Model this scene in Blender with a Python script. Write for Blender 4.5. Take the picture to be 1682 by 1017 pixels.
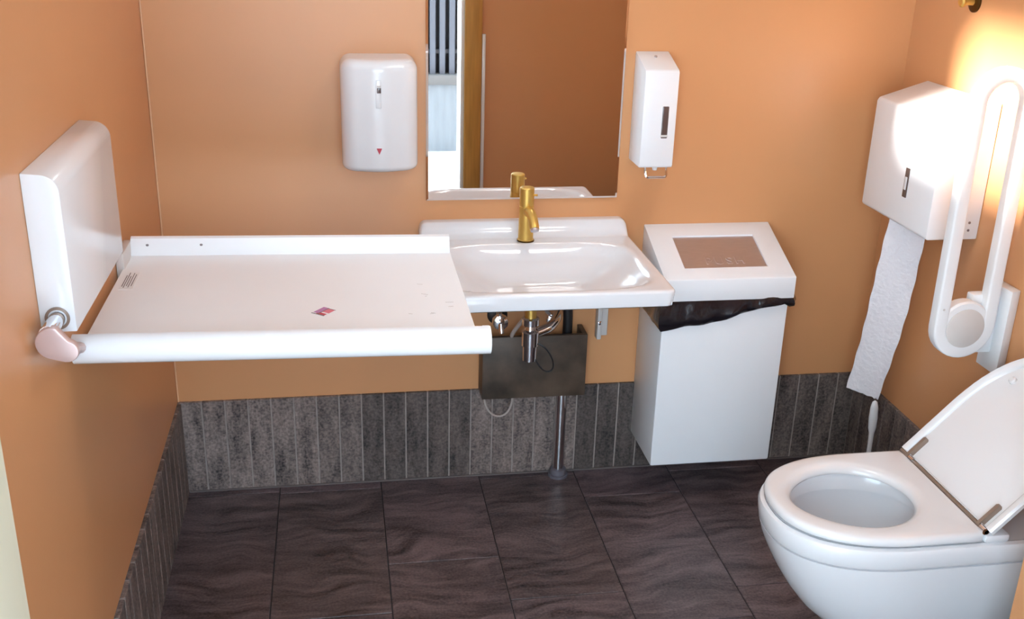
import bpy, bmesh, math, random
from mathutils import Vector, Matrix
random.seed(7)
for _o in list(bpy.data.objects): bpy.data.objects.remove(_o)
S = bpy.context.scene
C = S.collection
PI = math.pi

# ------------------------------------------------------------------ camera
CAM = Vector((0.47259, -2.83603, 1.65903))
F_PX, YAW, PITCH, ROLL = 1739.147, .170577, .3704995, -.02922059
fw = Vector((math.sin(YAW)*math.cos(PITCH), math.cos(YAW)*math.cos(PITCH), -math.sin(PITCH)))
rt = Vector((math.cos(YAW), -math.sin(YAW), 0)); dn = fw.cross(rt)
rt2 = rt*math.cos(ROLL) + dn*math.sin(ROLL); dn2 = dn*math.cos(ROLL) - rt*math.sin(ROLL)
cd = bpy.data.cameras.new('camera'); cam = bpy.data.objects.new('camera', cd); C.objects.link(cam)
cam.matrix_world = Matrix(((rt2.x, -dn2.x, -fw.x, CAM.x), (rt2.y, -dn2.y, -fw.y, CAM.y), (rt2.z, -dn2.z, -fw.z, CAM.z), (0, 0, 0, 1)))
cd.sensor_width = 36; cd.lens = F_PX/1682*36; cd.clip_start = .02
S.camera = cam

# ------------------------------------------------------------------ sky, sun, exposure
SKY = 11.5; SUN = 25.0; LAMP = 5.0; EXPOSURE = 0.07
w = bpy.data.worlds.new('sky'); S.world = w; w.use_nodes = True
bg = w.node_tree.nodes['Background']; bg.inputs[0].default_value = (.64, .83, 1.0, 1); bg.inputs[1].default_value = SKY
SUN_EL, SUN_K = math.radians(21), .06
hx, hy = 1/math.hypot(1, SUN_K), SUN_K/math.hypot(1, SUN_K)
sd = Vector((hx*math.cos(SUN_EL), hy*math.cos(SUN_EL), -math.sin(SUN_EL)))
sl = bpy.data.lights.new('sun', 'SUN'); sl.energy = SUN; sl.angle = math.radians(4.5); sl.color = (1, .97, .92)
so = bpy.data.objects.new('sun', sl); C.objects.link(so); so.rotation_euler = sd.to_track_quat('-Z', 'Y').to_euler(); so.location = (-3, -8, 5)
pl_ = bpy.data.lights.new('doorway_portal', 'AREA'); pl_.shape = 'RECTANGLE'; pl_.size = 1.05; pl_.size_y = 2.10; pl_.cycles.is_portal = True
po = bpy.data.objects.new('doorway_portal', pl_); C.objects.link(po); po.location = (.60, -2.72, 1.03); po.rotation_euler = (PI/2, 0, 0)
pw_ = bpy.data.lights.new('added_window_portal', 'AREA'); pw_.shape = 'RECTANGLE'; pw_.size = .56; pw_.size_y = .44; pw_.cycles.is_portal = True
pwo = bpy.data.objects.new('added_window_portal', pw_); C.objects.link(pwo); pwo.location = (-.15, -.67, 2.02); pwo.rotation_euler = (PI/2, 0, -PI/2)
S.view_settings.view_transform = 'Standard'; S.view_settings.look = 'None'
S.view_settings.gamma = 1; S.view_settings.use_curve_mapping = False; S.view_settings.exposure = EXPOSURE

# ------------------------------------------------------------------ materials
def lin(r, g, b):
    f = lambda c: (c/255/12.92 if c/255 <= .04045 else ((c/255+.055)/1.055)**2.4)
    return (f(r), f(g), f(b), 1)
def mat(name, col, rough=.5, metal=0, spec=.5, coat=0, var=.0, scale=8, bump=0, bscale=60, stretch=(1, 1, 1), trans=0, sss=0):
    m = bpy.data.materials.new(name); m.use_nodes = True
    nt = m.node_tree; N = nt.nodes; L = nt.links; p = N['Principled BSDF']
    p.inputs['Roughness'].default_value = rough; p.inputs['Metallic'].default_value = metal
    p.inputs['Specular IOR Level'].default_value = spec; p.inputs['Coat Weight'].default_value = coat
    p.inputs['Coat Roughness'].default_value = .08
    tc = N.new('ShaderNodeTexCoord'); mp = N.new('ShaderNodeMapping'); mp.inputs['Scale'].default_value = stretch
    L.new(tc.outputs['Object'], mp.inputs['Vector'])
    n = N.new('ShaderNodeTexNoise'); n.inputs['Scale'].default_value = scale; n.inputs['Detail'].default_value = 5
    L.new(mp.outputs[0], n.inputs['Vector'])
    r = N.new('ShaderNodeValToRGB')
    r.color_ramp.elements[0].position = .3; r.color_ramp.elements[1].position = .7
    r.color_ramp.elements[0].color = tuple(c*(1-var) for c in col[:3]) + (1,)
    r.color_ramp.elements[1].color = tuple(min(1, c*(1+var)) for c in col[:3]) + (1,)
    L.new(n.outputs['Fac'], r.inputs['Fac']); L.new(r.outputs['Color'], p.inputs['Base Color'])
    if bump:
        n2 = N.new('ShaderNodeTexNoise'); n2.inputs['Scale'].default_value = bscale; n2.inputs['Detail'].default_value = 3
        L.new(mp.outputs[0], n2.inputs['Vector'])
        b = N.new('ShaderNodeBump'); b.inputs['Strength'].default_value = bump; b.inputs['Distance'].default_value = .01
        L.new(n2.outputs['Fac'], b.inputs['Height']); L.new(b.outputs['Normal'], p.inputs['Normal'])
    return m
def slate(name, stretch, dark, light, wave, rough, object_tint):
    """riven dark slate: stretched noise streaks, each piece shifted by its own random number"""
    m = bpy.data.materials.new(name); m.use_nodes = True
    nt = m.node_tree; N = nt.nodes; L = nt.links; p = N['Principled BSDF']
    g = N.new('ShaderNodeNewGeometry'); oi = N.new('ShaderNodeObjectInfo')
    mul = N.new('ShaderNodeVectorMath'); mul.operation = 'SCALE'; mul.inputs[0].default_value = (17, 23, 11)
    L.new(oi.outputs['Random'], mul.inputs['Scale'])
    add = N.new('ShaderNodeVectorMath'); L.new(g.outputs['Position'], add.inputs[0]); L.new(mul.outputs[0], add.inputs[1])
    n0 = N.new('ShaderNodeTexNoise'); n0.inputs['Scale'].default_value = 3.5; n0.inputs['Detail'].default_value = 2
    L.new(add.outputs[0], n0.inputs['Vector'])
    s0 = N.new('ShaderNodeVectorMath'); s0.operation = 'SCALE'; s0.inputs['Scale'].default_value = wave
    L.new(n0.outputs['Color'], s0.inputs[0])
    a2 = N.new('ShaderNodeVectorMath'); L.new(add.outputs[0], a2.inputs[0]); L.new(s0.outputs[0], a2.inputs[1])
    mp = N.new('ShaderNodeMapping'); mp.inputs['Scale'].default_value = stretch; L.new(a2.outputs[0], mp.inputs['Vector'])
    n1 = N.new('ShaderNodeTexNoise'); n1.inputs['Scale'].default_value = 1; n1.inputs['Detail'].default_value = 8; n1.inputs['Roughness'].default_value = .65
    L.new(mp.outputs[0], n1.inputs['Vector'])
    n3 = N.new('ShaderNodeTexNoise'); n3.inputs['Scale'].default_value = 150; n3.inputs['Detail'].default_value = 3
    L.new(g.outputs['Position'], n3.inputs['Vector'])
    mx = N.new('ShaderNodeMix'); mx.data_type = 'FLOAT'; mx.inputs[0].default_value = .30 if wave > .05 else .45
    L.new(n1.outputs['Fac'], mx.inputs[2]); L.new(n3.outputs['Fac'], mx.inputs[3])
    r = N.new('ShaderNodeValToRGB'); e = r.color_ramp.elements
    e[0].position = .34; e[1].position = .66; e[0].color = dark; e[1].color = light
    L.new(mx.outputs[0], r.inputs['Fac'])
    out = r.outputs['Color']
    if object_tint:
        mm = N.new('ShaderNodeMix'); mm.data_type = 'RGBA'; mm.blend_type = 'MULTIPLY'; mm.inputs[0].default_value = 1
        L.new(out, mm.inputs[6]); L.new(oi.outputs['Color'], mm.inputs[7]); out = mm.outputs[2]
    L.new(out, p.inputs['Base Color']); p.inputs['Roughness'].default_value = rough
    b = N.new('ShaderNodeBump'); b.inputs['Strength'].default_value = .5; b.inputs['Distance'].default_value = .004
    L.new(mx.outputs[0], b.inputs['Height']); L.new(b.outputs['Normal'], p.inputs['Normal'])
    return m
M = dict(
    paint=mat('orange_paint', lin(206, 148, 101), .34, spec=.45, var=.02, scale=3, bump=.015, bscale=220),
    ceiling=mat('ceiling_paint', lin(240, 238, 232), .8, var=.01),
    grout=mat('dark_grout', lin(48, 42, 42), .9, var=.15, scale=40),
    grout_l=mat('light_grout', lin(150, 138, 132), .9, var=.15, scale=40),
    floor=slate('slate_floor_tile', (4.5, 30, 20), lin(26, 20, 21), lin(118, 102, 103), .20, .38, True),
    strip=slate('slate_wall_strip', (30, 30, 7), lin(40, 35, 36), lin(160, 146, 139), .03, .6, True),
    ceramic=mat('glazed_ceramic', lin(224, 224, 227), .12, coat=.4, var=.004),
    white=mat('white_powder_coat', lin(232, 233, 236), .33, var=.006, scale=14),
    plastic=mat('white_plastic', lin(224, 224, 226), .2, coat=.2, var=.006),
    nylon=mat('white_nylon', lin(230, 231, 233), .38, var=.008),
    grey_plastic=mat('grey_plastic', lin(206, 200, 196), .45, var=.02),
    laminate=mat('white_laminate', lin(231, 230, 231), .35, var=.012, scale=5),
    steel=mat('brushed_steel', lin(196, 190, 192), .42, metal=.9, var=.05, scale=40, stretch=(1, 12, 12)),
    chrome=mat('chrome', lin(225, 225, 228), .08, metal=1, var=.01),
    brass=mat('brushed_brass', lin(214, 178, 98), .42, metal=.9, var=.10, scale=60, stretch=(1, 1, .2)),
    brass_d=mat('dark_brass', lin(90, 68, 36), .4, metal=1, var=.1),
    stone=mat('dark_stone_panel', lin(74, 61, 50), .5, var=.6, scale=11, bump=.08),
    black=mat('black_rubber', lin(22, 21, 24), .45, var=.1),
    hole=mat('hole_shadow_black', lin(14, 12, 12), .8, var=.1),
    bag=mat('black_bin_liner', lin(20, 17, 24), .26, coat=.3, var=.2, bump=.25, bscale=45),
    mirror=mat('mirror_silver', (.95, .95, .95, 1), .012, metal=1, var=.0),
    glass_edge=mat('mirror_ground_edge', (.9, .93, .93, 1), .25, metal=.6, var=.01),
    cream=mat('cream_door_paint', lin(232, 232, 208), .45, var=.01),
    wood=mat('oiled_wood', lin(186, 136, 66), .42, var=.14, scale=5, stretch=(14, 14, 1), bump=.03),
    paper=mat('toilet_paper', lin(232, 228, 232), .9, var=.015, bump=.5, bscale=70),
    smoke=mat('smoked_window', lin(92, 76, 72), .15, var=.08),
    red=mat('red_print', lin(186, 60, 74), .5, var=.04),
    pink=mat('pink_print', lin(214, 118, 134), .5, var=.04),
    violet=mat('violet_print', lin(176, 120, 166), .5, var=.06),
    ink=mat('grey_ink', lin(120, 108, 108), .6, var=.05),
    caulk=mat('pale_caulk', lin(226, 176, 136), .5, var=.03),
    silicone=mat('grey_silicone', lin(96, 86, 84), .5, var=.08),
    concrete=mat('board_marked_concrete', lin(96, 98, 100), .85, var=.10, scale=6, stretch=(5, 1, .7), bump=.1),
    render=mat('bounce_wall_white', lin(236, 237, 238), .85, var=.02, scale=5, bump=.05),  # kept very white so the added outside wall bounces sky light
    slat=mat('grey_painted_slat', lin(64, 65, 71), .6, var=.03),
    dark=mat('dark_panel', lin(20, 19, 24), .7, var=.1),
    cap=mat('stone_coping', lin(76, 72, 69), .8, var=.05),
    ground=mat('pale_paving', lin(228, 229, 230), .85, var=.03),
    grey_pipe=mat('grey_pipe_collar', lin(96, 92, 100), .5, var=.05),
    hinge=mat('bronze_hinge', lin(140, 120, 106), .42, metal=.3, var=.05),
    cable=mat('grey_cable', lin(176, 162, 154), .5, var=.04),
    rosepl=mat('pale_pink_steel', lin(198, 174, 170), .4, metal=.4, var=.02),
    glow=None)
gm = bpy.data.materials.new('lamp_diffuser'); gm.use_nodes = True
gp = gm.node_tree.nodes['Principled BSDF']; gp.inputs['Base Color'].default_value = (.9, .9, .9, 1)
gp.inputs['Emission Color'].default_value = (1, .93, .84, 1); gp.inputs['Emission Strength'].default_value = 3
M['glow'] = gm

# ------------------------------------------------------------------ mesh helpers
def quadstrip(bm, A, B, close=True):
    n = len(A); k = n if close else n-1
    for i in range(k):
        j = (i+1) % n
        try: bm.faces.new((A[i], A[j], B[j], B[i]))
        except ValueError: pass
def loft(bm, rings, cap0=True, cap1=True, close=True):
    R_ = [[bm.verts.new(p) for p in r] for r in rings]
    for a, b in zip(R_[:-1], R_[1:]): quadstrip(bm, a, b, close)
    if cap0: bm.faces.new(R_[0][::-1])
    if cap1: bm.faces.new(R_[-1])
    return R_
def box(bm, x0, x1, y0, y1, z0, z1, bev=0, seg=2):
    t = bmesh.new(); v = [t.verts.new((x, y, z)) for x in (x0, x1) for y in (y0, y1) for z in (z0, z1)]
    for f in ((0, 1, 3, 2), (4, 6, 7, 5), (0, 4, 5, 1), (2, 3, 7, 6), (0, 2, 6, 4), (1, 5, 7, 3)): t.faces.new([v[i] for i in f])
    if bev: bmesh.ops.bevel(t, geom=t.edges[:], offset=bev, segments=seg, profile=.5, affect='EDGES')
    merge(bm, t)
def merge(bm, t):
    m = bpy.data.meshes.new('tmp'); t.to_mesh(m); t.free(); bm.from_mesh(m); bpy.data.meshes.remove(m)
def frame(d):
    d = Vector(d).normalized(); u = d.orthogonal().normalized(); return u, d.cross(u)
def cyl(bm, p0, p1, r0, r1=None, seg=24, cap=True):
    r1 = r0 if r1 is None else r1; p0 = Vector(p0); p1 = Vector(p1); u, v = frame(p1-p0)
    rg = lambda p, r: [p + (u*math.cos(2*PI*i/seg) + v*math.sin(2*PI*i/seg))*r for i in range(seg)]
    loft(bm, [rg(p0, r0), rg(p1, r1)], cap, cap)
def lathe(bm, p, d, prof, seg=32):
    """prof: list of (distance along d, radius)"""
    p = Vector(p); d = Vector(d).normalized(); u, v = frame(d)
    loft(bm, [[p + d*h + (u*math.cos(2*PI*i/seg) + v*math.sin(2*PI*i/seg))*max(r, 1e-4) for i in range(seg)] for h, r in prof])
def tube(bm, pts, r, seg=10, closed=False, sx=1, sy=1, up=None):
    pts = [Vector(p) for p in pts]; n = len(pts); rings = []; u = None
    for i in range(n):
        a = pts[(i-1) % n] if (closed or i > 0) else pts[0]; b = pts[(i+1) % n] if (closed or i < n-1) else pts[-1]
        d = (b-a).normalized()
        if up is not None: u = Vector(up)
        if u is None: u, _ = frame(d)
        u = (u - d*u.dot(d)).normalized(); v = d.cross(u)
        rr = r[i] if isinstance(r, (list, tuple)) else r
        rings.append([pts[i] + (u*math.cos(2*PI*k/seg)*sx + v*math.sin(2*PI*k/seg)*sy)*rr for k in range(seg)])
    if closed: rings.append(rings[0])
    R_ = [[bm.verts.new(p) for p in q] for q in (rings[:-1] if closed else rings)]
    if closed: R_.append(R_[0])
    for a, b in zip(R_[:-1], R_[1:]): quadstrip(bm, a, b)
    if not closed: bm.faces.new(R_[0][::-1]); bm.faces.new(R_[-1])
def prism(bm, poly, ax, a, b, bev=0, seg=2):
    """poly: 2d points in the two axes left over by ax (in x,y,z order), extruded from a to b"""
    def P(q, t): l = list(q); l.insert(ax, t); return l
    t = bmesh.new(); loft(t, [[P(q, a) for q in poly], [P(q, b) for q in poly]])
    bmesh.ops.recalc_face_normals(t, faces=t.faces[:])
    if bev: bmesh.ops.bevel(t, geom=[e for e in t.edges if e.calc_face_angle(0) > .6], offset=bev, segments=seg, profile=.5, affect='EDGES')
    merge(bm, t)
def arc(cx, cy, r, a0, a1, n):
    return [(cx + r*math.cos(a0 + (a1-a0)*i/n), cy + r*math.sin(a0 + (a1-a0)*i/n)) for i in range(n+1)]
def bez(p0, p1, p2, p3, n=16):
    p0, p1, p2, p3 = map(Vector, (p0, p1, p2, p3))
    return [p0*(1-t)**3 + p1*3*t*(1-t)**2 + p2*3*t*t*(1-t) + p3*t**3 for t in [i/n for i in range(n+1)]]

def link(name, me, m=None, parent=None, loc=None):
    o = bpy.data.objects.new(name, me); C.objects.link(o)
    if m is not None and me is not None and not me.materials: me.materials.append(m)
    if loc is not None: o.location = loc
    if parent is not None:
        o.parent = parent; o.matrix_parent_inverse = Matrix.Translation(-ORG.get(parent.name, Vector((0, 0, 0))))
    return o
ORG = {}
def mesh(bm, name, sharp=35):
    bmesh.ops.recalc_face_normals(bm, faces=bm.faces[:])
    me = bpy.data.meshes.new(name); bm.to_mesh(me); bm.free()
    me.polygons.foreach_set('use_smooth', [True]*len(me.polygons)); me.set_sharp_from_angle(angle=math.radians(sharp))
    return me
def obj(name, fn, m, parent=None, sharp=35):
    bm = bmesh.new(); fn(bm); return link(name, mesh(bm, name, sharp), M[m], parent)
def tag(o, label=None, cat=None, group=None, kind=None):
    for k, v in (('label', label), ('category', cat), ('group', group), ('kind', kind)):
        if v: o[k] = v
    return o
def thing(name, label, cat, loc, group=None):
    o = bpy.data.objects.new(name, None); C.objects.link(o); o.location = loc; o.empty_display_size = .05
    ORG[o.name] = Vector(loc)
    return tag(o, label, cat, group)
def struct(name, fn, m, label=None): return tag(obj(name, fn, m), label, kind='structure')

# ------------------------------------------------------------------ room shell
W, YF, H, T = 2.075, -2.60, 2.45, .14
DX0, DX1, DZ = .075, 1.135, 2.12          # doorway in the front wall
struct('wall_back', lambda b: box(b, -T, W+T, 0, T, -.1, H), 'paint', 'orange painted wall behind the washbasin and mirror')
WY0, WY1, WZ0, WZ1 = -.94, -.40, 1.81, 2.23      # unseen high window added in the left wall for the sun patch
def wl(b):
    box(b, -T, 0, YF-T, WY0, -.1, H); box(b, -T, 0, WY1, 0, -.1, H); box(b, -T, 0, WY0, WY1, -.1, WZ0); box(b, -T, 0, WY0, WY1, WZ1, H)
struct('wall_left', wl, 'paint', 'orange painted wall behind the folding changing table')
wn = tag(bpy.data.objects.new('added_window_1', None), 'small unseen window added above the changing table to let the sun in', kind='structure'); C.objects.link(wn)
struct('wall_right', lambda b: box(b, W, W+T, YF-T, 0, -.1, H), 'paint', 'orange painted wall behind the toilet')
struct('wall_pier', lambda b: box(b, 1.738, W, -1.48, -1.31, -.1, H), 'paint', 'orange painted pier at the right edge in front of the toilet')
def wf(b):
    box(b, 0, DX0, YF-T, YF, -.1, H); box(b, DX1, W, YF-T, YF, -.1, H); box(b, DX0, DX1, YF-T, YF, DZ, H)
struct('wall_front', wf, 'paint', 'orange painted wall with the open doorway, seen in the mirror')
struct('ceiling', lambda b: box(b, -T, W+T, YF-T, T, H, H+.1), 'ceiling', 'white painted ceiling above the room')

# floor: grout bed plus slate tiles 0.3 x 0.6 in a stepped bond
floor = struct('floor', lambda b: box(b, 0, W, YF-T, 0, -.06, -.0025), 'grout', 'dark slate tiled floor with thin joints')
xs = [0, .273, .5715, .870, 1.1665, 1.4655, 1.766, W]
offs = [-.04, -.05, -.444, -.035, -.173, -.05, -.40]
G = .0016
tile_cache = {}
def tile_mesh(wd, dp):
    k = (round(wd, 3), round(dp, 3))
    if k not in tile_cache:
        b = bmesh.new(); box(b, -wd/2+G, wd/2-G, -dp/2+G, dp/2-G, -.012, 0, .0012, 1); tile_cache[k] = mesh(b, 'tile')
        tile_cache[k].materials.append(M['floor'])
    return tile_cache[k]
for i in range(7):
    x0, x1 = xs[i], xs[i+1]; cuts = [0.0]; y = offs[i]
    while y > YF-T: cuts.append(y); y -= .6
    cuts.append(YF-T)
    for a, b_ in zip(cuts[:-1], cuts[1:]):
        o = link('tile', tile_mesh(x1-x0, a-b_), None, floor, ((x0+x1)/2, (a+b_)/2, 0))
        t = random.uniform(.86, 1.12); o.color = (t, t*random.uniform(.96, 1.0), t*random.uniform(.96, 1.03), 1)

# baseboards: upright slate strips with pale joints
BH, PITCH_S = .292, .0648
sb = bmesh.new(); box(sb, -PITCH_S/2+.0022, PITCH_S/2-.0022, -.011, 0, 0, BH, .0012, 1); strip_me = mesh(sb, 'tile'); strip_me.materials.append(M['strip'])
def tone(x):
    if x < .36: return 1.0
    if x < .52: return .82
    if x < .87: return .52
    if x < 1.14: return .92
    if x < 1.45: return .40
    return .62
def baseboard(side, base, n, place):
    bb = struct('baseboard_'+side, base, 'grout_l', 'band of upright dark slate strips along the %s wall' % side)
    for i in range(n):
        loc, rz, s = place(i)
        o = link('tile', strip_me, None, bb, loc); o.rotation_euler.z = rz
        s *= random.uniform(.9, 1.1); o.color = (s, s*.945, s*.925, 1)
    return bb
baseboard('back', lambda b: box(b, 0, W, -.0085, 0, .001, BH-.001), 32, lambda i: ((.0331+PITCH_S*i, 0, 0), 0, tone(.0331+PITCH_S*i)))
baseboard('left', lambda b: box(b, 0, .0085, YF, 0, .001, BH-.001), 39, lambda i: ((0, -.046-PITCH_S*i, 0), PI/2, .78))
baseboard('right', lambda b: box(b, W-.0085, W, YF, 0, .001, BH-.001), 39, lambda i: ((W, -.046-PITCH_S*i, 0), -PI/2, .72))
bp = struct('baseboard_pier', lambda b: box(b, 1.7295, W, -1.4885, -1.3015, .001, BH-.001), 'grout_l', 'band of upright dark slate strips around the pier foot')
for i in range(5):
    o = link('tile', strip_me, None, bp, (1.760+PITCH_S*i, -1.48, 0)); o.color = (.75, .74, .75, 1)
for i in range(3):
    o = link('tile', strip_me, None, bp, (1.738, -1.340-.055*i, 0)); o.rotation_euler.z = -PI/2; o.color = (.75, .74, .75, 1)
struct('trim_1', lambda b: box(b, .001, .0045, -.0045, -.001, BH, H), 'caulk', 'thin pale sealant line down the left back corner')
struct('trim_2', lambda b: box(b, .012, W-.012, -.017, -.011, .0, .006, .002), 'silicone', 'dark sealant line where the back wall strips meet the floor')

for nm, a in (('sill', (-T-.01, .012, WY0, WY1, WZ0, WZ0+.02)), ('head', (-T-.01, .004, WY0, WY1, WZ1-.02, WZ1)), ('side', (-T-.01, .004, WY0, WY0+.02, WZ0+.02, WZ1-.02)), ('side', (-T-.01, .004, WY1-.02, WY1, WZ0+.02, WZ1-.02))):
    obj(nm, lambda b: box(b, *a, .002), 'plastic', wn)
# door: wooden frame, cream leaf folded against the left wall
fr = tag(bpy.data.objects.new('trim_3', None), 'golden wooden door frame reflected in the mirror', kind='structure'); C.objects.link(fr)
obj('jamb', lambda b: box(b, DX1-.012, DX1+.075, YF-T, YF+.018, 0, DZ+.06, .003), 'wood', fr)
obj('jamb', lambda b: box(b, DX0-.07, DX0+.012, YF-T, YF+.018, 0, DZ+.06, .003), 'wood', fr)
obj('lintel', lambda b: box(b, DX0+.012, DX1-.012, YF-T, YF+.018, DZ-.02, DZ+.06, .003), 'wood', fr)
obj('sunlit_edge_strip', lambda b: box(b, DX1+.076, DX1+.094, YF, YF+.014, 0, 1.02, .003), 'plastic', fr)  # white strip painted in for a sunlit sliver beside the frame
obj('sunlit_jamb_strip', lambda b: box(b, DX1-.032, DX1-.0125, YF-T, YF+.010, 0, DZ-.02, .003), 'plastic', fr)  # white strip stands for sunlight on the inner jamb face
dr = tag(bpy.data.objects.new('door_1', None), 'cream painted door leaf standing open along the left wall', kind='structure'); C.objects.link(dr)
obj('leaf', lambda b: box(b, .044, .086, YF+.02, -1.693, .012, 2.03, .003), 'cream', dr)

# outside the doorway: paving, low concrete wall with slats, and an added unseen wall that bounces light
struct('ground_outside', lambda b: box(b, -7, 9, -12, YF-T, -.12, -.004), 'ground', 'pale paving outside the doorway')
YFN = -4.46; FX0 = .50; FTOP = 1.14
fence = tag(bpy.data.objects.new('slat_fence', None), 'grey vertical slat fence on a concrete base seen in the mirror', 'fence'); C.objects.link(fence)
obj('concrete_base', lambda b: box(b, FX0, 5, YFN-.18, YFN, -.004, .46), 'concrete', fence)
obj('coping', lambda b: box(b, FX0, 5, YFN-.19, YFN+.02, .46, .525, .004), 'cap', fence)
obj('back_panel', lambda b: box(b, FX0, 5, YFN-.15, YFN-.11, .525, FTOP), 'dark', fence)
obj('rail', lambda b: box(b, FX0, 5, YFN-.10, YFN-.07, .66, .685), 'slat', fence)
s_b = bmesh.new(); box(s_b, -.019, .019, -.07, -.03, .525, FTOP, .002, 1); s_me = mesh(s_b, 'slat'); s_me.materials.append(M['slat'])
for i in range(40): link('slat', s_me, None, fence, (.54+.066*i, YFN, 0))
struct('wall_bounce', lambda b: box(b, -3.5, .50, YFN-.2, YFN, -.004, 1.5), 'render', 'unseen white wall added outside beside the slat fence to bounce light indoors')  # out of view, added to reflect sky light through the doorway

# ceiling lamp (its own light inside the builder)
LX, LY = 1.30, -.98
cl = thing('ceiling_lamp', 'round white ceiling lamp above the middle of the room', 'lamp', (LX, LY, H-.07))
obj('housing', lambda b: lathe(b, (LX, LY, H), (0, 0, -1), [(0, .19), (.05, .19), (.052, .175)]), 'white', cl)
obj('diffuser', lambda b: lathe(b, (LX, LY, H-.05), (0, 0, -1), [(0, .174), (.012, .172), (.016, .15)]), 'glow', cl)
al = bpy.data.lights.new('ceiling_lamp_light', 'AREA'); al.shape = 'DISK'; al.size = .34; al.energy = LAMP; al.color = (1, .97, .94)
ao = bpy.data.objects.new('ceiling_lamp_light', al); C.objects.link(ao); ao.location = (LX, LY, H-.072); ao.parent = cl; ao.matrix_parent_inverse = Matrix.Translation(-ORG[cl.name])

# ------------------------------------------------------------------ folding changing table
ct = thing('changing_table', 'white fold-down baby changing table hinged on the left wall', 'changing table', (0, -.8, .9))
sag = lambda x: -.016*x
def slab(b, x0, x1, prof, bev=.003):
    """profile in y,z swept along x with the slight sag of the bed"""
    n = 8; rings = []
    for i in range(n+1):
        x = x0 + (x1-x0)*i/n; rings.append([(x, y, z+sag(x)) for y, z in prof])
    t = bmesh.new(); loft(t, rings); merge(b, t)
ZT = .899
obj('bed_panel', lambda b: slab(b, .014, .724, [(-1.035, ZT-.022), (-1.035, ZT), (-.535, ZT), (-.520, ZT+.004), (-.512, ZT+.004), (-.512, ZT-.022)]), 'laminate', ct)
obj('back_flange', lambda b: slab(b, .018, .722, [(-.513, ZT-.03)] + arc(-.511, ZT+.004, .009, PI, PI*.98, 1) + [(-.508, ZT+.040), (-.500, ZT+.043), (-.492, ZT+.040), (-.492, ZT-.03)]), 'laminate', ct)
def nose(b):
    cy, cz, r = -1.040, .905, .027
    slab(b, .008, .742, arc(cy, cz, r, PI*.5, PI*1.72, 18) + arc(cy, cz, r-.005, PI*1.72, PI*.5, 18))
obj('front_rail', nose, 'plastic', ct)
def ncap(b):
    cy, cz, r = -1.040, .905, .0265
    prism(b, arc(cy, cz+sag(.74), r, 0, 2*PI, 24)[:-1], 0, .728, .7405)
obj('end_cap', ncap, 'plastic', ct)
for sx_ in (.053, .168):
    obj('screw', lambda b: lathe(b, (sx_, -.509, ZT+.024+sag(sx_)), (0, -1, 0), [(0, .0045), (.0035, .0045), (.0045, .002)], 12), 'ink', ct)
prof = [(0, .995), (.054, .995)] + arc(.0245, 1.222, .0295, 0, PI/2, 10) + [(0, 1.2535)]
obj('hinge_cover', lambda b: prism(b, prof, 1, -1.185, -.772, .002), 'plastic', ct)
def arm(b):
    pts = arc(.034, 1.004, .0265, PI*.42, PI*1.42, 14) + arc(.052, .990, .018, PI*1.45, PI*2.42, 10)
    prism(b, pts, 1, -1.256, -1.240, .003)
obj('hinge_arm', arm, 'rosepl', ct)
obj('arm_bar', lambda b: tube(b, [(.050, -1.246, .990), (.034, -1.13, .944), (.021, -1.04, .906)], .010, 10), 'rosepl', ct)
obj('hinge_rod', lambda b: cyl(b, (.027, -1.18, 1.019), (.027, -1.25, 1.019), .0125), 'chrome', ct)
obj('rod_bushing', lambda b: lathe(b, (.027, -1.183, 1.019), (0, -1, 0), [(0, .019), (.004, .019), (.004, .0145), (.0005, .0145)]), 'hinge', ct)
obj('rear_bracket', lambda b: (box(b, .0005, .018, -.60, -.50, ZT-.03, ZT+.035, .003), box(b, .0005, .05, -.56, -.53, ZT-.03, ZT-.023)), 'grey_plastic', ct)
def sticker(name, cx, cy, wx, wy, m, parent, dz=.0006, rot=0):
    def f(b):
        c_, s_ = math.cos(rot), math.sin(rot); z = ZT+sag(cx)+dz
        P = [(cx+c_*u-s_*v, cy+s_*u+c_*v, z) for u, v in ((-wx, -wy), (wx, -wy), (wx, wy), (-wx, wy))]
        loft(b, [[(x, y, q-.0005) for x, y, q in P], P])
    return obj(name, f, m, parent)
st = sticker('warning_sticker', .437, -.868, .017, .021, 'white', ct)
sticker('print_patch', .428, -.866, .0055, .016, 'violet', st, .0009); sticker('print_patch', .444, -.862, .008, .010, 'pink', st, .0009)
sticker('print_patch', .441, -.881, .010, .0045, 'red', st, .0009)
sticker('print_patch', .4355, -.868, .0010, .018, 'ink', st, .0011); sticker('print_patch', .437, -.887, .0155, .0012, 'ink', st, .0011); sticker('print_patch', .444, -.852, .009, .0010, 'ink', st, .0011)
q_ = Matrix.Rotation(math.radians(-38), 3, 'Z'); c_ = Vector((.437, -.868, 0)); st.rotation_euler.z = math.radians(-38); st.location = c_ - q_ @ c_
st.matrix_parent_inverse = Matrix.Translation(-ORG[ct.name])
lb = sticker('rating_label', .040, -.675, .0135, .052, 'laminate', ct)
for i, (u, l) in enumerate(((-.010, .034), (-.006, .046), (-.0015, .030), (.003, .044), (.008, .036))):
    sticker('print_line', .040+u, -.675+random.uniform(-.006, .006), .0008, l, 'ink', lb, .0009)
for i in range(9):
    sticker('scuff', random.uniform(.58, .70), random.uniform(-.98, -.62), random.uniform(.002, .009), .0006, 'grey_plastic', ct, .0007, random.uniform(-.7, .7))

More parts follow.
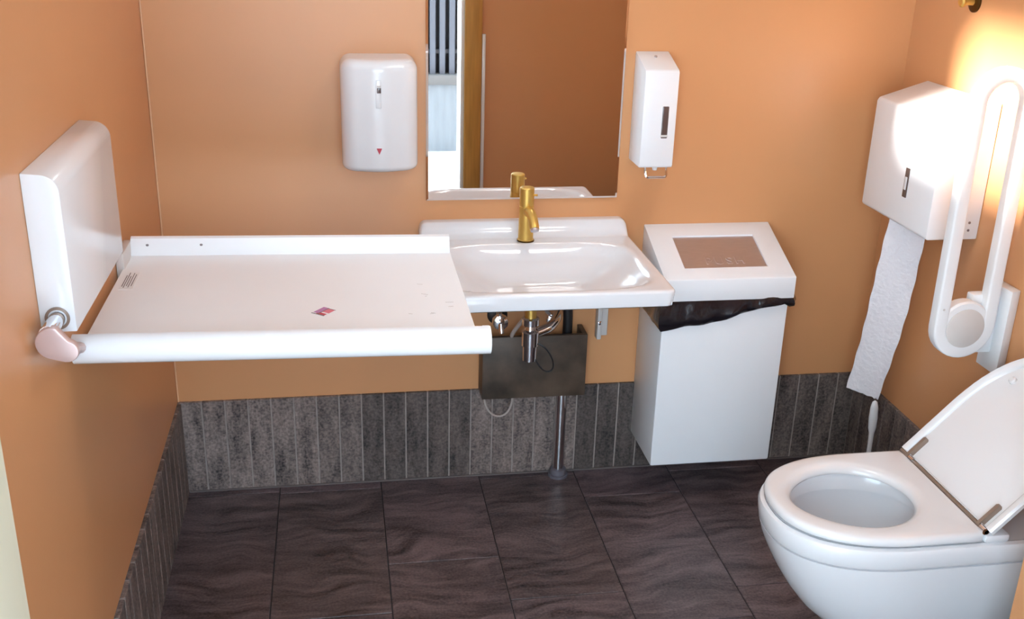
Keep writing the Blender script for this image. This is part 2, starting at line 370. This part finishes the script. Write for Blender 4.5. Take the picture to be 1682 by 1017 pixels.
# ------------------------------------------------------------------ hand dryer
hd = thing('hand_dryer', 'white rounded hand dryer on the orange wall left of the mirror', 'hand dryer', (.583, 0, .985))
def dryer_outline(ins, z, hx_=.098, d=.132, r=.05):
    h, dd, rr = hx_-ins, d-ins, max(r-ins, .012); cx = .584; pts = [(cx+h, 0, z)]
    for a in range(9):
        t = a/8*PI/2; pts.append((cx+h-rr+rr*math.cos(t), -(dd-rr)-rr*math.sin(t)-.0, z))
    for k in range(1, 6):
        u = 1-2*k/6; pts.append((cx+(h-rr)*u, -dd-.010*(1-u*u), z))
    for a in range(9):
        t = PI/2+a/8*PI/2; pts.append((cx-h+rr+rr*math.cos(t), -(dd-rr)-rr*math.sin(t), z))
    return pts + [(cx-h, 0, z)]
def dryer(b):
    rings = []; z0, z1 = .987, 1.272
    for i in range(7): t = i/6*PI/2; rings.append(dryer_outline(.016*(1-math.sin(t)), z0+.016*(1-math.cos(t))))
    for i in range(9): t = i/8*PI/2; rings.append(dryer_outline(.028*(1-math.cos(t)), z1-.028+.028*math.sin(t)))
    loft(b, rings)
obj('casing', dryer, 'plastic', hd, 50)
obj('sensor_plate', lambda b: box(b, .5735, .5865, -.1440, -.139, 1.155, 1.225, .001), 'plastic', hd)
obj('indicator_window', lambda b: box(b, .5765, .5865, -.1455, -.141, 1.193, 1.206, .001), 'smoke', hd)
obj('indicator_label', lambda b: box(b, .5765, .5865, -.1455, -.141, 1.207, 1.212, .0005), 'grey_plastic', hd)
def tri(b): loft(b, [[(.573, -.1405, 1.052), (.587, -.1405, 1.052), (.580, -.1405, 1.036)], [(.573, -.1432, 1.052), (.587, -.1432, 1.052), (.580, -.1432, 1.036)]])
obj('arrow_mark', tri, 'red', hd)
obj('air_outlet', lambda b: box(b, .545, .622, -.10, -.05, .981, .9885, .002), 'grey_plastic', hd)

# ------------------------------------------------------------------ mirror
mr = thing('wall_mirror', 'tall frameless wall mirror above the washbasin', 'mirror', (.981, 0, .875))
def mir(b):
    x0, x1, z0, z1, y, c = .7105, 1.2515, .8755, 2.02, -.012, .006
    back = [(x0, y+.004, z0), (x1, y+.004, z0), (x1, y+.004, z1), (x0, y+.004, z1)]
    front = [(x0+c, y, z0+c), (x1-c, y, z0+c), (x1-c, y, z1-c), (x0+c, y, z1-c)]
    loft(b, [back, front])
obj('glass', mir, 'mirror', mr, 1)
obj('backing', lambda b: box(b, .7115, 1.2505, -.0078, 0, .8765, 2.019), 'glass_edge', mr)

# ------------------------------------------------------------------ soap dispenser
sp = thing('soap_dispenser', 'tall white wall soap dispenser with a dark level window, right of the mirror', 'soap dispenser', (1.327, 0, .96))
obj('casing', lambda b: prism(b, [(0, .985), (-.108, .985), (-.112, .992), (-.112, 1.242), (-.108, 1.248), (0, 1.283)], 0, 1.280, 1.374, .004), 'white', sp)
obj('level_window', lambda b: box(b, 1.3335, 1.3525, -.1135, -.105, 1.066, 1.153, .003), 'smoke', sp)
obj('window_tab', lambda b: box(b, 1.333, 1.353, -.1150, -.105, 1.070, 1.076, .0015), 'grey_plastic', sp)
obj('lock', lambda b: cyl(b, (1.327, -.035, 1.268), (1.327, -.037, 1.2745), .004, seg=14), 'steel', sp)
obj('push_lever', lambda b: tube(b, [(1.304, -.085, .988), (1.304, -.093, .968)] + bez((1.304, -.094, .966), (1.305, -.096, .957), (1.308, -.096, .955), (1.315, -.096, .955), 6) + bez((1.352, -.096, .955), (1.362, -.096, .955), (1.364, -.096, .957), (1.364, -.094, .966), 6) + [(1.364, -.093, .968), (1.364, -.085, .988)], .0033, 8), 'chrome', sp)
obj('nozzle', lambda b: cyl(b, (1.334, -.08, .987), (1.334, -.08, .972), .009, .006), 'plastic', sp)

# ------------------------------------------------------------------ washbasin
wb = thing('washbasin', 'white ceramic washbasin fixed to the wall under the mirror', 'washbasin', (.986, 0, .73))
BX0, BX1, BD, ZD = .6885, 1.2805, .515, .779
def basin(b):
    hx_, hy_ = (BX1-BX0)/2, BD/2; cx = (BX0+BX1)/2; r = .022
    def coords(h):
        e = [0, .0015, .004, .008, .014, .022, .032, .044]; n = 34
        mid = [.044+(2*h-.088)*i/n for i in range(1, n)]
        return [-h+t for t in e+mid] + [h-t for t in e[::-1]]
    X_, Y_ = coords(hx_), coords(hy_)
    def rc(x, y):
        ax, ay = abs(x)-(hx_-r), abs(y)-(hy_-r)
        if ax > 0 and ay > 0 and y < 0:
            u, v = ax/r, ay/r; ax, ay = r*u*math.sqrt(1-v*v/2), r*v*math.sqrt(1-u*u/2)
            return math.copysign(hx_-r+ax, x), math.copysign(hy_-r+ay, y)
        return x, y
    def ss(t): t = max(0, min(1, t)); return t*t*(3-2*t)
    def top(x, y):
        yw = y-hy_                                   # distance from wall (negative)
        z = ZD
        up = ss((yw+.058)/.030)                      # upstand along the wall
        edge = min(1, (hx_-abs(x))/.020); edge = math.sqrt(max(0, 1-(1-edge)**2))
        z += .039*up*(.35+.65*edge) if up > 0 else 0
        u = x/(hx_-.030); yc, hyb = -.305, .186
        v = (yw-yc)/hyb
        rr = (abs(u)**4.5+abs(v)**4.5)**(1/4.5)
        if rr < 1:
            e2 = math.hypot(u*.86, (v*.82))
            z -= .024*ss((1-rr)/.13) + .060*ss((1-rr)/.62)*(1-.25*min(1, e2)**2)
        elif rr < 1.06: z += .0015*(1-abs(rr-1.03)/.03)
        d = min(hx_-abs(x), y+hy_)
        if d < .008: z -= .008-math.sqrt(max(0, .008**2-(.008-d)**2))
        return z
    V = [[None]*len(Y_) for _ in X_]; U = [[None]*len(Y_) for _ in X_]
    for i, x in enumerate(X_):
        for j, y in enumerate(Y_):
            px, py = rc(x, y); z = top(x, y); V[i][j] = b.verts.new((cx+px, py-hy_, z))
            d = min(hx_-abs(x), y+hy_, .06)
            U[i][j] = b.verts.new((cx+px*(.985 if d < .001 else 1), py-hy_+(.004 if y < -hy_+.001 else 0), min(.738, z-.011)))
    nx, ny = len(X_), len(Y_)
    for i in range(nx-1):
        for j in range(ny-1):
            b.faces.new((V[i][j], V[i+1][j], V[i+1][j+1], V[i][j+1])); b.faces.new((U[i][j], U[i][j+1], U[i+1][j+1], U[i+1][j]))
    A = [V[i][0] for i in range(nx)] + [V[nx-1][j] for j in range(1, ny)] + [V[i][ny-1] for i in range(nx-2, -1, -1)] + [V[0][j] for j in range(ny-2, 0, -1)]
    B = [U[i][0] for i in range(nx)] + [U[nx-1][j] for j in range(1, ny)] + [U[i][ny-1] for i in range(nx-2, -1, -1)] + [U[0][j] for j in range(ny-2, 0, -1)]
    quadstrip(b, A, B)
obj('basin', basin, 'ceramic', wb, 60)
obj('overflow_ring', lambda b: lathe(b, (.982, -.1265, .735), (0, -.95, .3), [(-.004, .0095), (.002, .0095), (.002, .0078), (-.001, .0075)], 20), 'rosepl', wb)
obj('drain', lambda b: lathe(b, (.968, -.262, .6865), (0, 0, 1), [(-.004, .026), (.002, .026), (.0032, .021), (.0012, .0205), (.0012, .013), (.006, .013), (.007, .010)], 28), 'brass', wb)

# faucet
fc = thing('faucet', 'brushed brass single-lever faucet standing on the washbasin', 'faucet', (.978, -.088, ZD))
FXY = (.978, -.088)
obj('body', lambda b: lathe(b, (*FXY, ZD+.0005), (0, 0, 1), [(0, .0225), (.004, .0225), (.0055, .0208), (.098, .0196), (.099, .0186), (.1015, .0186)]), 'brass', fc)
obj('handle', lambda b: lathe(b, (*FXY, ZD+.100), (0, 0, 1), [(0, .0198), (.049, .0198), (.0515, .018), (.0525, .012)]), 'brass', fc)
obj('handle_pin', lambda b: cyl(b, (.994, -.098, ZD+.132), (1.004, -.104, ZD+.133), .003, seg=10), 'brass', fc)
def spout(b):
    c = bez((.979, -.096, ZD+.082), (.981, -.128, ZD+.100), (.983, -.150, ZD+.094), (.985, -.178, ZD+.060), 14)
    tube(b, c, .0132, 18)
obj('spout', spout, 'brass', fc, 50)
obj('aerator', lambda b: cyl(b, (.9850, -.1775, ZD+.0606), (.9853, -.1812, ZD+.0555), .0115, seg=18), 'steel', fc)
obj('base_ring', lambda b: lathe(b, (*FXY, ZD+.0003), (0, 0, 1), [(0, .024), (.0035, .024), (.0042, .022)]), 'brass_d', fc)

# ------------------------------------------------------------------ plumbing under the basin
tr = thing('bottle_trap', 'chrome bottle trap hanging under the washbasin', 'drain trap', (.968, -.255, .49))
obj('tailpiece', lambda b: cyl(b, (.968, -.258, .675), (.968, -.258, .615), .0155), 'brass', tr)
obj('collar', lambda b: lathe(b, (.968, -.258, .598), (0, 0, 1), [(0, .012), (.001, .0235), (.018, .0235), (.022, .018)]), 'chrome', tr)
obj('bottle', lambda b: lathe(b, (.968, -.258, .492), (0, 0, 1), [(0, .014), (.003, .0185), (.045, .0195), (.047, .023), (.086, .023), (.092, .015), (.112, .013)]), 'chrome', tr)
obj('outlet_pipe', lambda b: tube(b, [(.985, -.25, .570), (1.01, -.235, .572)] + bez((1.02, -.23, .573), (1.06, -.19, .575), (1.085, -.10, .578), (1.085, -.002, .578), 10), .0135, 14), 'chrome', tr)
obj('wall_rosette', lambda b: lathe(b, (1.085, 0, .578), (0, -1, 0), [(0, .030), (.004, .030), (.012, .016)]), 'chrome', tr)
sv = thing('shutoff_valve', 'chrome shutoff valve on the wall under the washbasin', 'valve', (.915, 0, .53))
obj('rosette', lambda b: lathe(b, (.918, 0, .527), (0, -1, 0), [(0, .030), (.006, .029), (.012, .016)]), 'black', sv)
obj('body', lambda b: (cyl(b, (.918, -.008, .527), (.918, -.052, .527), .0125), cyl(b, (.918, -.034, .527), (.918, -.034, .560), .0085)), 'chrome', sv)
obj('knob', lambda b: lathe(b, (.918, -.050, .527), (0, -1, 0), [(0, .014), (.003, .024), (.018, .022), (.022, .012)], 10), 'chrome', sv)
obj('stem', lambda b: cyl(b, (.918, -.070, .525), (.919, -.080, .500), .008), 'chrome', sv)
s2 = thing('shutoff_valve', 'small oval chrome valve knob right of the bottle trap', 'valve', (1.07, 0, .53))
obj('body', lambda b: cyl(b, (1.068, 0, .525), (1.068, -.045, .525), .009), 'chrome', s2)
obj('knob', lambda b: lathe(b, (1.068, -.042, .525), (0, -1, 0), [(0, .010), (.003, .015), (.012, .014), (.015, .008)]), 'chrome', s2)
tag(obj('supply_hose', lambda b: tube(b, bez((.918, -.034, .560), (.92, -.05, .62), (.94, -.10, .66), (.965, -.12, .70), 14), .0055, 8), 'cable'), 'braided grey supply hose rising from the left shutoff valve', 'hose')
tag(obj('supply_hose', lambda b: tube(b, bez((.985, -.12, .70), (1.02, -.13, .60), (1.05, -.08, .56), (1.068, -.03, .535), 14), .0055, 8), 'cable'), 'braided grey supply hose behind the bottle trap', 'hose')
tag(obj('supply_hose', lambda b: tube(b, bez((1.03, -.19, .70), (1.0, -.17, .60), (.95, -.15, .56), (.945, -.10, .50), 16), .006, 8), 'cable'), 'slanting steel hose running down behind the trap into the box', 'hose')
tag(obj('drain_hose', lambda b: tube(b, bez((1.118, -.045, .465), (1.118, -.05, .50), (1.121, -.055, .57), (1.10, -.06, .66), 14), .014, 12), 'black'), 'thick black hose rising out of the box under the washbasin', 'hose')
pb = thing('pipe_box', 'dark stone-look open-topped box covering pipes under the washbasin', 'pipe box', (1.02, 0, .295))
obj('front_panel', lambda b: box(b, .866, 1.172, -.082, -.068, .294, .488, .001), 'stone', pb)
obj('side_panel', lambda b: box(b, .866, .880, -.0675, -.001, .294, .488, .001), 'stone', pb)
obj('side_panel', lambda b: box(b, 1.158, 1.172, -.0675, -.001, .294, .488, .001), 'stone', pb)
obj('bottom_panel', lambda b: box(b, .8805, 1.1575, -.0675, -.011, .294, .306, .001), 'stone', pb)
fp = thing('floor_pipe', 'dark chrome waste pipe running from the box down to the floor', 'pipe', (1.113, -.034, 0))
obj('pipe', lambda b: cyl(b, (1.113, -.036, .293), (1.113, -.036, .004), .0165), 'chrome', fp)
obj('floor_collar', lambda b: lathe(b, (1.113, -.036, 0), (0, 0, 1), [(0, .030), (.008, .030), (.010, .025), (.026, .024), (.028, .0166)]), 'grey_pipe', fp)
bk = thing('basin_bracket', 'pale steel wall bracket under the right side of the washbasin', 'bracket', (1.232, 0, .44))
obj('wall_plate', lambda b: box(b, 1.212, 1.226, -.032, 0, .448, .725, .004), 'grey_plastic', bk)
obj('flange', lambda b: box(b, 1.2265, 1.249, -.010, 0, .452, .725, .003), 'grey_plastic', bk)
obj('bolt', lambda b: lathe(b, (1.2185, -.032, .502), (0, -1, 0), [(0, .007), (.003, .006), (.004, .003)], 12), 'chrome', bk)
tag(obj('cable_loop', lambda b: tube(b, bez((.985, -.262, .545), (1.02, -.272, .540), (1.050, -.272, .470), (1.022, -.268, .462), 14) + bez((1.022, -.268, .462), (1.000, -.268, .458), (.984, -.268, .500), (.980, -.266, .505), 8)[1:], .0024, 8), 'black'), 'thin black cable looped beside the bottle trap', 'cable')
tag(obj('cable_loop', lambda b: tube(b, bez((.877, -.05, .300), (.868, -.06, .215), (.965, -.06, .185), (.962, -.05, .300), 20), .003, 8), 'cable'), 'thin grey cable drooping below the dark pipe box', 'cable')

# ------------------------------------------------------------------ waste bin with liner
wbin = thing('waste_bin', 'white metal waste bin with a push flap lid, hung on the wall', 'waste bin', (1.528, -.11, .124))
def binbody(b):
    t = bmesh.new(); x0, x1, y0, z0, z1 = 1.344, 1.708, -.226, .124, .688
    box(t, x0, x1, y0, -.001, z0, z1, .006, 2); merge(b, t)
obj('body', binbody, 'white', wbin)
LZ0, LZ1, LY1 = .793, .703, -.236
def lid(b):
    x0, x1 = 1.340, 1.718; fx0, fx1, s0, s1 = 1.408, 1.651, .235, .805
    pt = lambda x, s, d=0: (x, LY1*s, LZ0+(LZ1-LZ0)*s-d)
    O = [pt(x0, 0), pt(x1, 0), pt(x1, 1), pt(x0, 1)]; I = [pt(fx0, s0), pt(fx1, s0), pt(fx1, s1), pt(fx0, s1)]
    t = bmesh.new()
    o = [t.verts.new(p) for p in O]; i_ = [t.verts.new(p) for p in I]; ib = [t.verts.new((p[0], p[1], p[2]-.012)) for p in I]
    quadstrip(t, o, i_); quadstrip(t, i_, ib)
    zb = .640; lo = [t.verts.new(p) for p in ((x0, 0, zb), (x1, 0, zb), (x1, LY1, zb), (x0, LY1, zb))]
    quadstrip(t, lo, o); t.faces.new(lo)
    bmesh.ops.recalc_face_normals(t, faces=t.faces[:])
    ed = [e for e in t.edges if e.verts[0] in set(o+lo) and e.verts[1] in set(o+lo) and e.calc_face_angle(0) > .3]
    bmesh.ops.bevel(t, geom=ed, offset=.003, segments=2, profile=.5, affect='EDGES'); merge(b, t)
obj('lid', lid, 'white', wbin)
def flap(b):
    x0, x1, s0, s1 = 1.4085, 1.6505, .236, .804
    P = [(x, LY1*s, LZ0+(LZ1-LZ0)*s) for x, s in ((x0, s0), (x1, s0), (x1, s1), (x0, s1))]
    loft(b, [[(x, y, z-.011) for x, y, z in P], [(x, y, z-.0045) for x, y, z in P]])
fl = obj('flap', flap, 'steel', wbin)
fcv = bpy.data.curves.new('lettering', 'FONT'); fcv.body = 'PUSH'; fcv.size = .042; fcv.extrude = .0006; fcv.bevel_depth = .0006; fcv.align_x = 'CENTER'; fcv.space_character = 1.25
fo = bpy.data.objects.new('lettering_curve', fcv); C.objects.link(fo)
bpy.context.view_layer.update()
tme = bpy.data.meshes.new_from_object(fo.evaluated_get(bpy.context.evaluated_depsgraph_get())); bpy.data.objects.remove(fo)
slope = math.atan2(LZ0-LZ1, -LY1)
s_ = .72; pos = Vector((1.535, LY1*s_, LZ0+(LZ1-LZ0)*s_-.0045))
tme.transform(Matrix.Translation(pos) @ Matrix.Rotation(slope, 4, 'X')); tme.materials.clear()
link('lettering', tme, M['steel'], fl)
def bag(b):
    # path around the bin under the lid: left back -> left front -> right front -> right side back
    x0, x1, y0 = 1.344, 1.708, -.226; path = []
    for i in range(10): path.append((x0, -.012+(y0+.012)*i/10, 0))
    for i in range(28): path.append((x0+(x1-x0)*i/28, y0, 1))
    for i in range(11): path.append((x1, y0+(-.02-y0)*i/10, 2))
    n = len(path); rings = []; rnd = random.Random(3)
    for i, (x, y, s) in enumerate(path):
        nx, ny = ((-1, 0), (0, -1), (1, 0))[s]
        if i == 10: nx, ny = -.75, -.75
        if i == 38: nx, ny = .75, -.75
        t = i/n
        if s == 0: zb = .556+.004*math.sin(i*.9)-(.004*i/10)
        elif s == 1: u = (x-x0)/(x1-x0); zb = .550+.078*u**1.2+.004*math.sin(u*11)
        else: u = (y-y0)/.2; zb = .612-.014*math.sin(u*PI)
        out = .012+.004*math.sin(i*.8)+.0015*rnd.random()
        if s == 2: out += .028*math.sin(min(1, (y-y0)/.15)*PI)**2+.006
        ztop = .655
        col = []
        for k in range(8):
            v = k/7; o = (.002+out*math.sin(min(1, v*1.25)*PI/2))*(1 if k < 7 else .35)+.0025*math.sin(i*1.1+k*.9)*v
            o = max(o, .0012); col.append((x+nx*o, y+ny*o, ztop+(zb-ztop)*v))
        rings.append(col)
    inner = [[(x+nx_*.0006, y+ny_*.0006, z) for (x, y, z) in [(path[i][0], path[i][1], rings[i][-1][2]+.004), (path[i][0], path[i][1], .655)]] for i, (nx_, ny_) in enumerate([((-1, 0), (0, -1), (1, 0))[p[2]] for p in path])]
    loft(b, [r+q for r, q in zip(rings, inner)])
tag(obj('bin_liner', bag, 'bag', None, 60), 'black plastic bin liner folded over the white bin under its lid', 'bin liner')

# ------------------------------------------------------------------ toilet paper dispenser and paper
pd = thing('paper_dispenser', 'large white toilet paper dispenser on the wall beside the grab rail', 'paper dispenser', (W, -.306, .88))
obj('casing', lambda b: prism(b, [(W-.0005, .880), (1.938, .880), (1.933, .886), (1.933, 1.172), (1.938, 1.182), (W-.0005, 1.226)], 1, -.480, -.130, .004), 'white', pd)
obj('lock_plate', lambda b: box(b, 1.9305, 1.9345, -.357, -.339, .958, 1.035, .001), 'smoke', pd)
obj('lock_slide', lambda b: box(b, 1.9290, 1.9345, -.353, -.343, .978, 1.012, .001), 'plastic', pd)
for z_ in (.905, .925):
    obj('screw', lambda b: lathe(b, (2.046, -.480, z_), (0, -1, 0), [(0, .0035), (.001, .0035), (.0016, .002)], 10), 'ink', pd)
def paper(b):
    n, m_ = 40, 10; G1 = []; G2 = []
    for i in range(n+1):
        t = i/n; z = .878+(.335-.878)*t; r1 = []; r2 = []
        for k in range(m_+1):
            u = k/m_
            A = Vector((1.952, -.262, 0)).lerp(Vector((1.940, -.198, 0)), t); B = Vector((2.035, -.330, 0)).lerp(Vector((2.020, -.246, 0)), t)
            p = A.lerp(B, u)
            off = .004*math.sin(u*5.5+t*4)+.0012*math.sin(t*38+u*9)+.003*math.sin(u*11-t*6)
            zz = z+(.006*math.sin(u*31) if i == n else 0)-.02*u*t
            r1.append((p.x+off*.5, p.y-off, zz)); r2.append((p.x+off*.5, p.y-off+.0012, zz))
        G1.append(r1); G2.append(r2)
    loft(b, [a+c[::-1] for a, c in zip(G1, G2)])
tag(obj('toilet_paper', paper, 'paper', None, 70), 'long crumpled strip of white toilet paper hanging from the dispenser', 'toilet paper')

# ------------------------------------------------------------------ folding grab rail
gr = thing('grab_rail', 'white fold-up grab rail standing upright beside the toilet', 'grab rail', (W, -.67, .63))
RX, RZ, RR, RY = 1.953, .722, .0625, -.665
ZTOP = 1.263
path = [(RX+RR*math.cos(a), RY, RZ+RR*math.sin(a)) for a in [PI + PI*i/16 for i in range(17)]]
LEAN = -.004
right = [(RX+RR+LEAN*(k/8), RY, RZ+(ZTOP-RZ)*k/8) for k in range(1, 9)]
topa = [(RX+LEAN+RR*math.cos(a), RY, ZTOP+RR*math.sin(a)) for a in [PI*i/16 for i in range(1, 17)]]
left = [(RX-RR+LEAN*(1-k/8), RY, ZTOP+(RZ-ZTOP)*k/8) for k in range(1, 8)]
def rail(b):
    P = [Vector(p) for p in path+right+topa+left]; n = len(P); rr, q = .0165, .006
    sec = arc(rr-q, rr-q, q, 0, PI/2, 4)+arc(-(rr-q), rr-q, q, PI/2, PI, 4)+arc(-(rr-q), -(rr-q), q, PI, PI*1.5, 4)+arc(rr-q, -(rr-q), q, PI*1.5, PI*2, 4)
    rings = []
    for i in range(n):
        d = (P[(i+1) % n]-P[i-1]).normalized(); v = d.cross(Vector((0, 1, 0))).normalized()
        rings.append([b.verts.new(P[i]+Vector((0, u, 0))+v*w_) for u, w_ in sec])
    for i in range(n): quadstrip(b, rings[i], rings[(i+1) % n])
obj('rail_loop', rail, 'nylon', gr, 45)
obj('hinge_disc', lambda b: lathe(b, (RX, RY+.016, RZ), (0, -1, 0), [(0, .066), (.026, .067), (.031, .063)], 40), 'nylon', gr)
obj('disc_cover', lambda b: lathe(b, (RX+.001, RY-.013, RZ-.001), (0, -1, 0), [(0, .0495), (.0035, .0495), (.005, .047)], 40), 'grey_plastic', gr)
obj('pivot_block', lambda b: box(b, RX+.02, 2.052, -.660, -.630, .645, .80, .006), 'nylon', gr)
obj('wall_plate', lambda b: prism(b, [(2.046, -.700), (2.0745, -.690), (2.0745, -.615), (2.046, -.615)], 2, .600, .818, .002), 'nylon', gr)
obj('screw', lambda b: lathe(b, (RX-RR-.002, RY-.0165, .772), (0, -1, 0), [(0, .003), (.0008, .003), (.001, .001)], 10), 'grey_plastic', gr)

# ------------------------------------------------------------------ toilet
TY = -.937
to = thing('toilet', 'white wall-hung toilet with its lid leaning back against the wall', 'toilet', (1.72, TY, .06))
def dshape(xf, hw, xb, n=36, pw=2.35, xs_=.26, z=0):
    """outline: straight sides from xb forward, rounded front reaching xf"""
    xm = xf+min(xs_, (xb-xf)*.8); pts = [(xb, TY+hw, z)]
    for k in range(1, 7): pts.append((xb+(xm-xb)*k/6, TY+hw, z))
    for i in range(1, n):
        t = PI/2 - PI*i/n; c, s = math.cos(t), math.sin(t)
        pts.append((xm-(xm-xf)*abs(c)**(2/pw), TY+hw*math.copysign(abs(s)**(2/pw), s), z))
    for k in range(0, 7): pts.append((xm+(xb-xm)*k/6, TY-hw, z))
    return pts
def eggs(x0, x1, hw, n, z, cy=TY, pear=0):
    return [(((x0+x1)/2)-(x1-x0)/2*math.cos(2*PI*i/n), cy+hw*math.sin(2*PI*i/n)*(1-pear*max(0, math.cos(2*PI*i/n))**2), z) for i in range(n)]
WB = W-.001
NA = 96; ACX = 1.585
def radial(P, z):
    """resample a closed outline at even angles around the opening centre"""
    out = []; n = len(P)
    for k in range(NA):
        a = 2*PI*k/NA; dx, dy = -math.cos(a), math.sin(a); best = None
        for q in range(n):
            x1, y1 = P[q][0]-ACX, P[q][1]-TY; x2, y2 = P[(q+1) % n][0]-ACX, P[(q+1) % n][1]-TY
            den = dx*(y2-y1)-dy*(x2-x1)
            if abs(den) < 1e-12: continue
            t = (x1*(y2-y1)-y1*(x2-x1))/den; u = (x1*dy-y1*dx)/den
            if t > 0 and -1e-6 <= u <= 1+1e-6 and (best is None or t > best): best = t
        out.append((ACX+dx*best, TY+dy*best, z))
    return out
def opening(lf, lb, hw, z, pear=0, cx=ACX):
    """lf, lb: reach to the front and back of cx; hw: half width, pinched towards the front by pear"""
    out = []
    for k in range(NA):
        a = 2*PI*k/NA; c, s = math.cos(a), math.sin(a)
        cc = math.copysign(abs(c)**.95, c)
        out.append((cx-(lf if c > 0 else lb)*cc, TY+hw*s*(1-pear*max(0, c)**1.3), z))
    return out
def bowl(b):
    rings = []
    for z, xf, hw, xs_ in ((.062, 1.735, .085, .20), (.075, 1.660, .105, .22), (.100, 1.590, .122, .25), (.140, 1.525, .140, .26), (.180, 1.485, .153, .27), (.225, 1.452, .165, .27), (.27, 1.425, .174, .27), (.31, 1.405, .180, .27), (.345, 1.391, .1845, .27), (.362, 1.387, .186, .27)):
        rings.append(dshape(xf, hw, WB, z=z, xs_=xs_))
    for z, ins in ((.3625, .006), (.3665, .006), (.367, -.001), (.372, -.0035), (.405, -.006), (.413, -.003), (.416, .006)):
        rings.append(dshape(1.387+ins, .186-ins, WB, z=z, xs_=.27))
    loft(b, rings, True, False)
    top = radial(dshape(1.394, .179, WB, z=.416, xs_=.27), .416)
    ir = [opening(.148, .170, .130, .416), opening(.143, .165, .125, .409), opening(.140, .163, .122, .380), opening(.150, .172, .131, .375), opening(.147, .166, .128, .33), opening(.118, .150, .105, .25), opening(.07, .13, .07, .19), opening(.02, .10, .035, .17)]
    loft(b, [top]+ir, False, True)
obj('bowl', bowl, 'ceramic', to, 38)
def seat(b):
    ZS = .4195
    def outer(ins, z): return radial(dshape(1.391+ins, .186-ins, 1.790, z=z, xs_=.265, n=46), z)
    def inner(g, z): return opening(.140+g, .132+g, .119+g, z, .16)
    rings = [outer(.006, ZS), outer(.001, ZS+.004), outer(0, ZS+.010), outer(.0015, ZS+.016), outer(.006, ZS+.0205), outer(.013, ZS+.022)]
    rings += [inner(.030, ZS+.0222), inner(.016, ZS+.0200), inner(.007, ZS+.0150), inner(.001, ZS+.007), inner(.002, ZS+.002), inner(.008, ZS)]
    R_ = loft(b, rings, False, False); quadstrip(b, R_[-1], R_[0])
obj('seat', seat, 'plastic', to, 60)
# lid: built flat over the seat, then swung back about the hinge line
HX, HZ, LA = 1.800, .445, math.radians(43)
def lidpt(l, y, h):     # l along the lid from hinge, h away from its underside (towards the wall)
    s, c = math.sin(LA), math.cos(LA)
    return (HX+l*s+h*c, y, HZ+l*c-h*s)
def lid_outline(ins, h, L=.395, hw=.188):
    lo = ins*.12; pts = [(lo, hw-ins)]; xm = L-.25
    for k in range(1, 6): pts.append((lo+(xm-lo)*k/5, hw-ins))
    for i in range(1, 36):
        t = PI/2-PI*i/36; c, s = math.cos(t), math.sin(t); pts.append((xm+(L-ins-xm)*abs(c)**(2/2.4), (hw-ins)*math.copysign(abs(s)**(2/2.4), s)))
    for k in range(0, 6): pts.append((xm+(lo-xm)*k/5, -(hw-ins)))
    return [lidpt(l, TY+y, h) for l, y in pts]
def tlid(b):
    rings = [lid_outline(.024, .006), lid_outline(.022, .0015), lid_outline(.016, -.0035), lid_outline(.004, -.0035), lid_outline(.0, .001), lid_outline(.001, .010), lid_outline(.010, .016), lid_outline(.03, .018)]
    loft(b, rings)
obj('lid', tlid, 'plastic', to, 40)
def hbar(b):
    cyl(b, (HX-.003, TY+.180, HZ-.004), (HX-.003, TY-.180, HZ-.004), .0055, seg=12)
obj('hinge_bar', hbar, 'hinge', to)
for yy in (TY+.150, TY-.150):
    obj('hinge_arm', lambda b: loft(b, [[lidpt(l, yy+dy, h) for l, dy in ((-.004, -.0045), (.052, -.0045), (.056, 0), (.052, .0045), (-.004, .0045))] for h in (.006, -.006)]), 'hinge', to)
    obj('hinge_pin', lambda b: cyl(b, (HX-.006, yy-.030, HZ-.002), (HX-.006, yy-.012, HZ-.002), .0075, seg=14), 'chrome', to)
for yy in (.105, -.105):
    obj('bumper', lambda b: lathe(b, lidpt(.285, TY+yy, .006), (-math.cos(LA), 0, math.sin(LA)), [(0, .009), (.006, .009), (.009, .006)], 16), 'plastic', to)
obj('seat_hinge_block', lambda b: box(b, HX-.006, HX+.05, TY-.186, TY+.186, .4165, .436, .006), 'ceramic', to)

# ------------------------------------------------------------------ toilet brush in the corner
br = thing('toilet_brush', 'white toilet brush standing in the corner behind the toilet', 'toilet brush', (2.006, -.262, 0))
def hnd(b):
    pts = [(2.000+dx, -.262, z) for dx, z in ((.006, .08), (.006, .17), (.005, .215), (.004, .232), (.002, .265), (.000, .300), (-.001, .317), (-.001, .321))]
    tube(b, pts, [.0075, .0075, .0085, .0125, .0140, .0120, .0075, .002], 14, False, 1, .7, (1, 0, 0))
obj('handle', hnd, 'plastic', br, 60)
obj('holder', lambda b: lathe(b, (2.006, -.262, 0), (0, 0, 1), [(0, .045), (.01, .046), (.085, .042), (.09, .036), (.08, .034)]), 'plastic', br)

# ------------------------------------------------------------------ brass coat hook on the right wall
hk = thing('coat_hook', 'small round brass coat hook high on the right wall', 'hook', (W, -.289, 1.44))
obj('rose', lambda b: lathe(b, (W, -.288, 1.447), (-1, 0, 0), [(0, .026), (.004, .026), (.007, .022), (.008, .012)]), 'brass_d', hk)
obj('peg', lambda b: lathe(b, (W-.006, -.288, 1.447), (-1, 0, 0), [(0, .009), (.022, .008), (.026, .013), (.032, .014), (.036, .010)]), 'brass', hk)
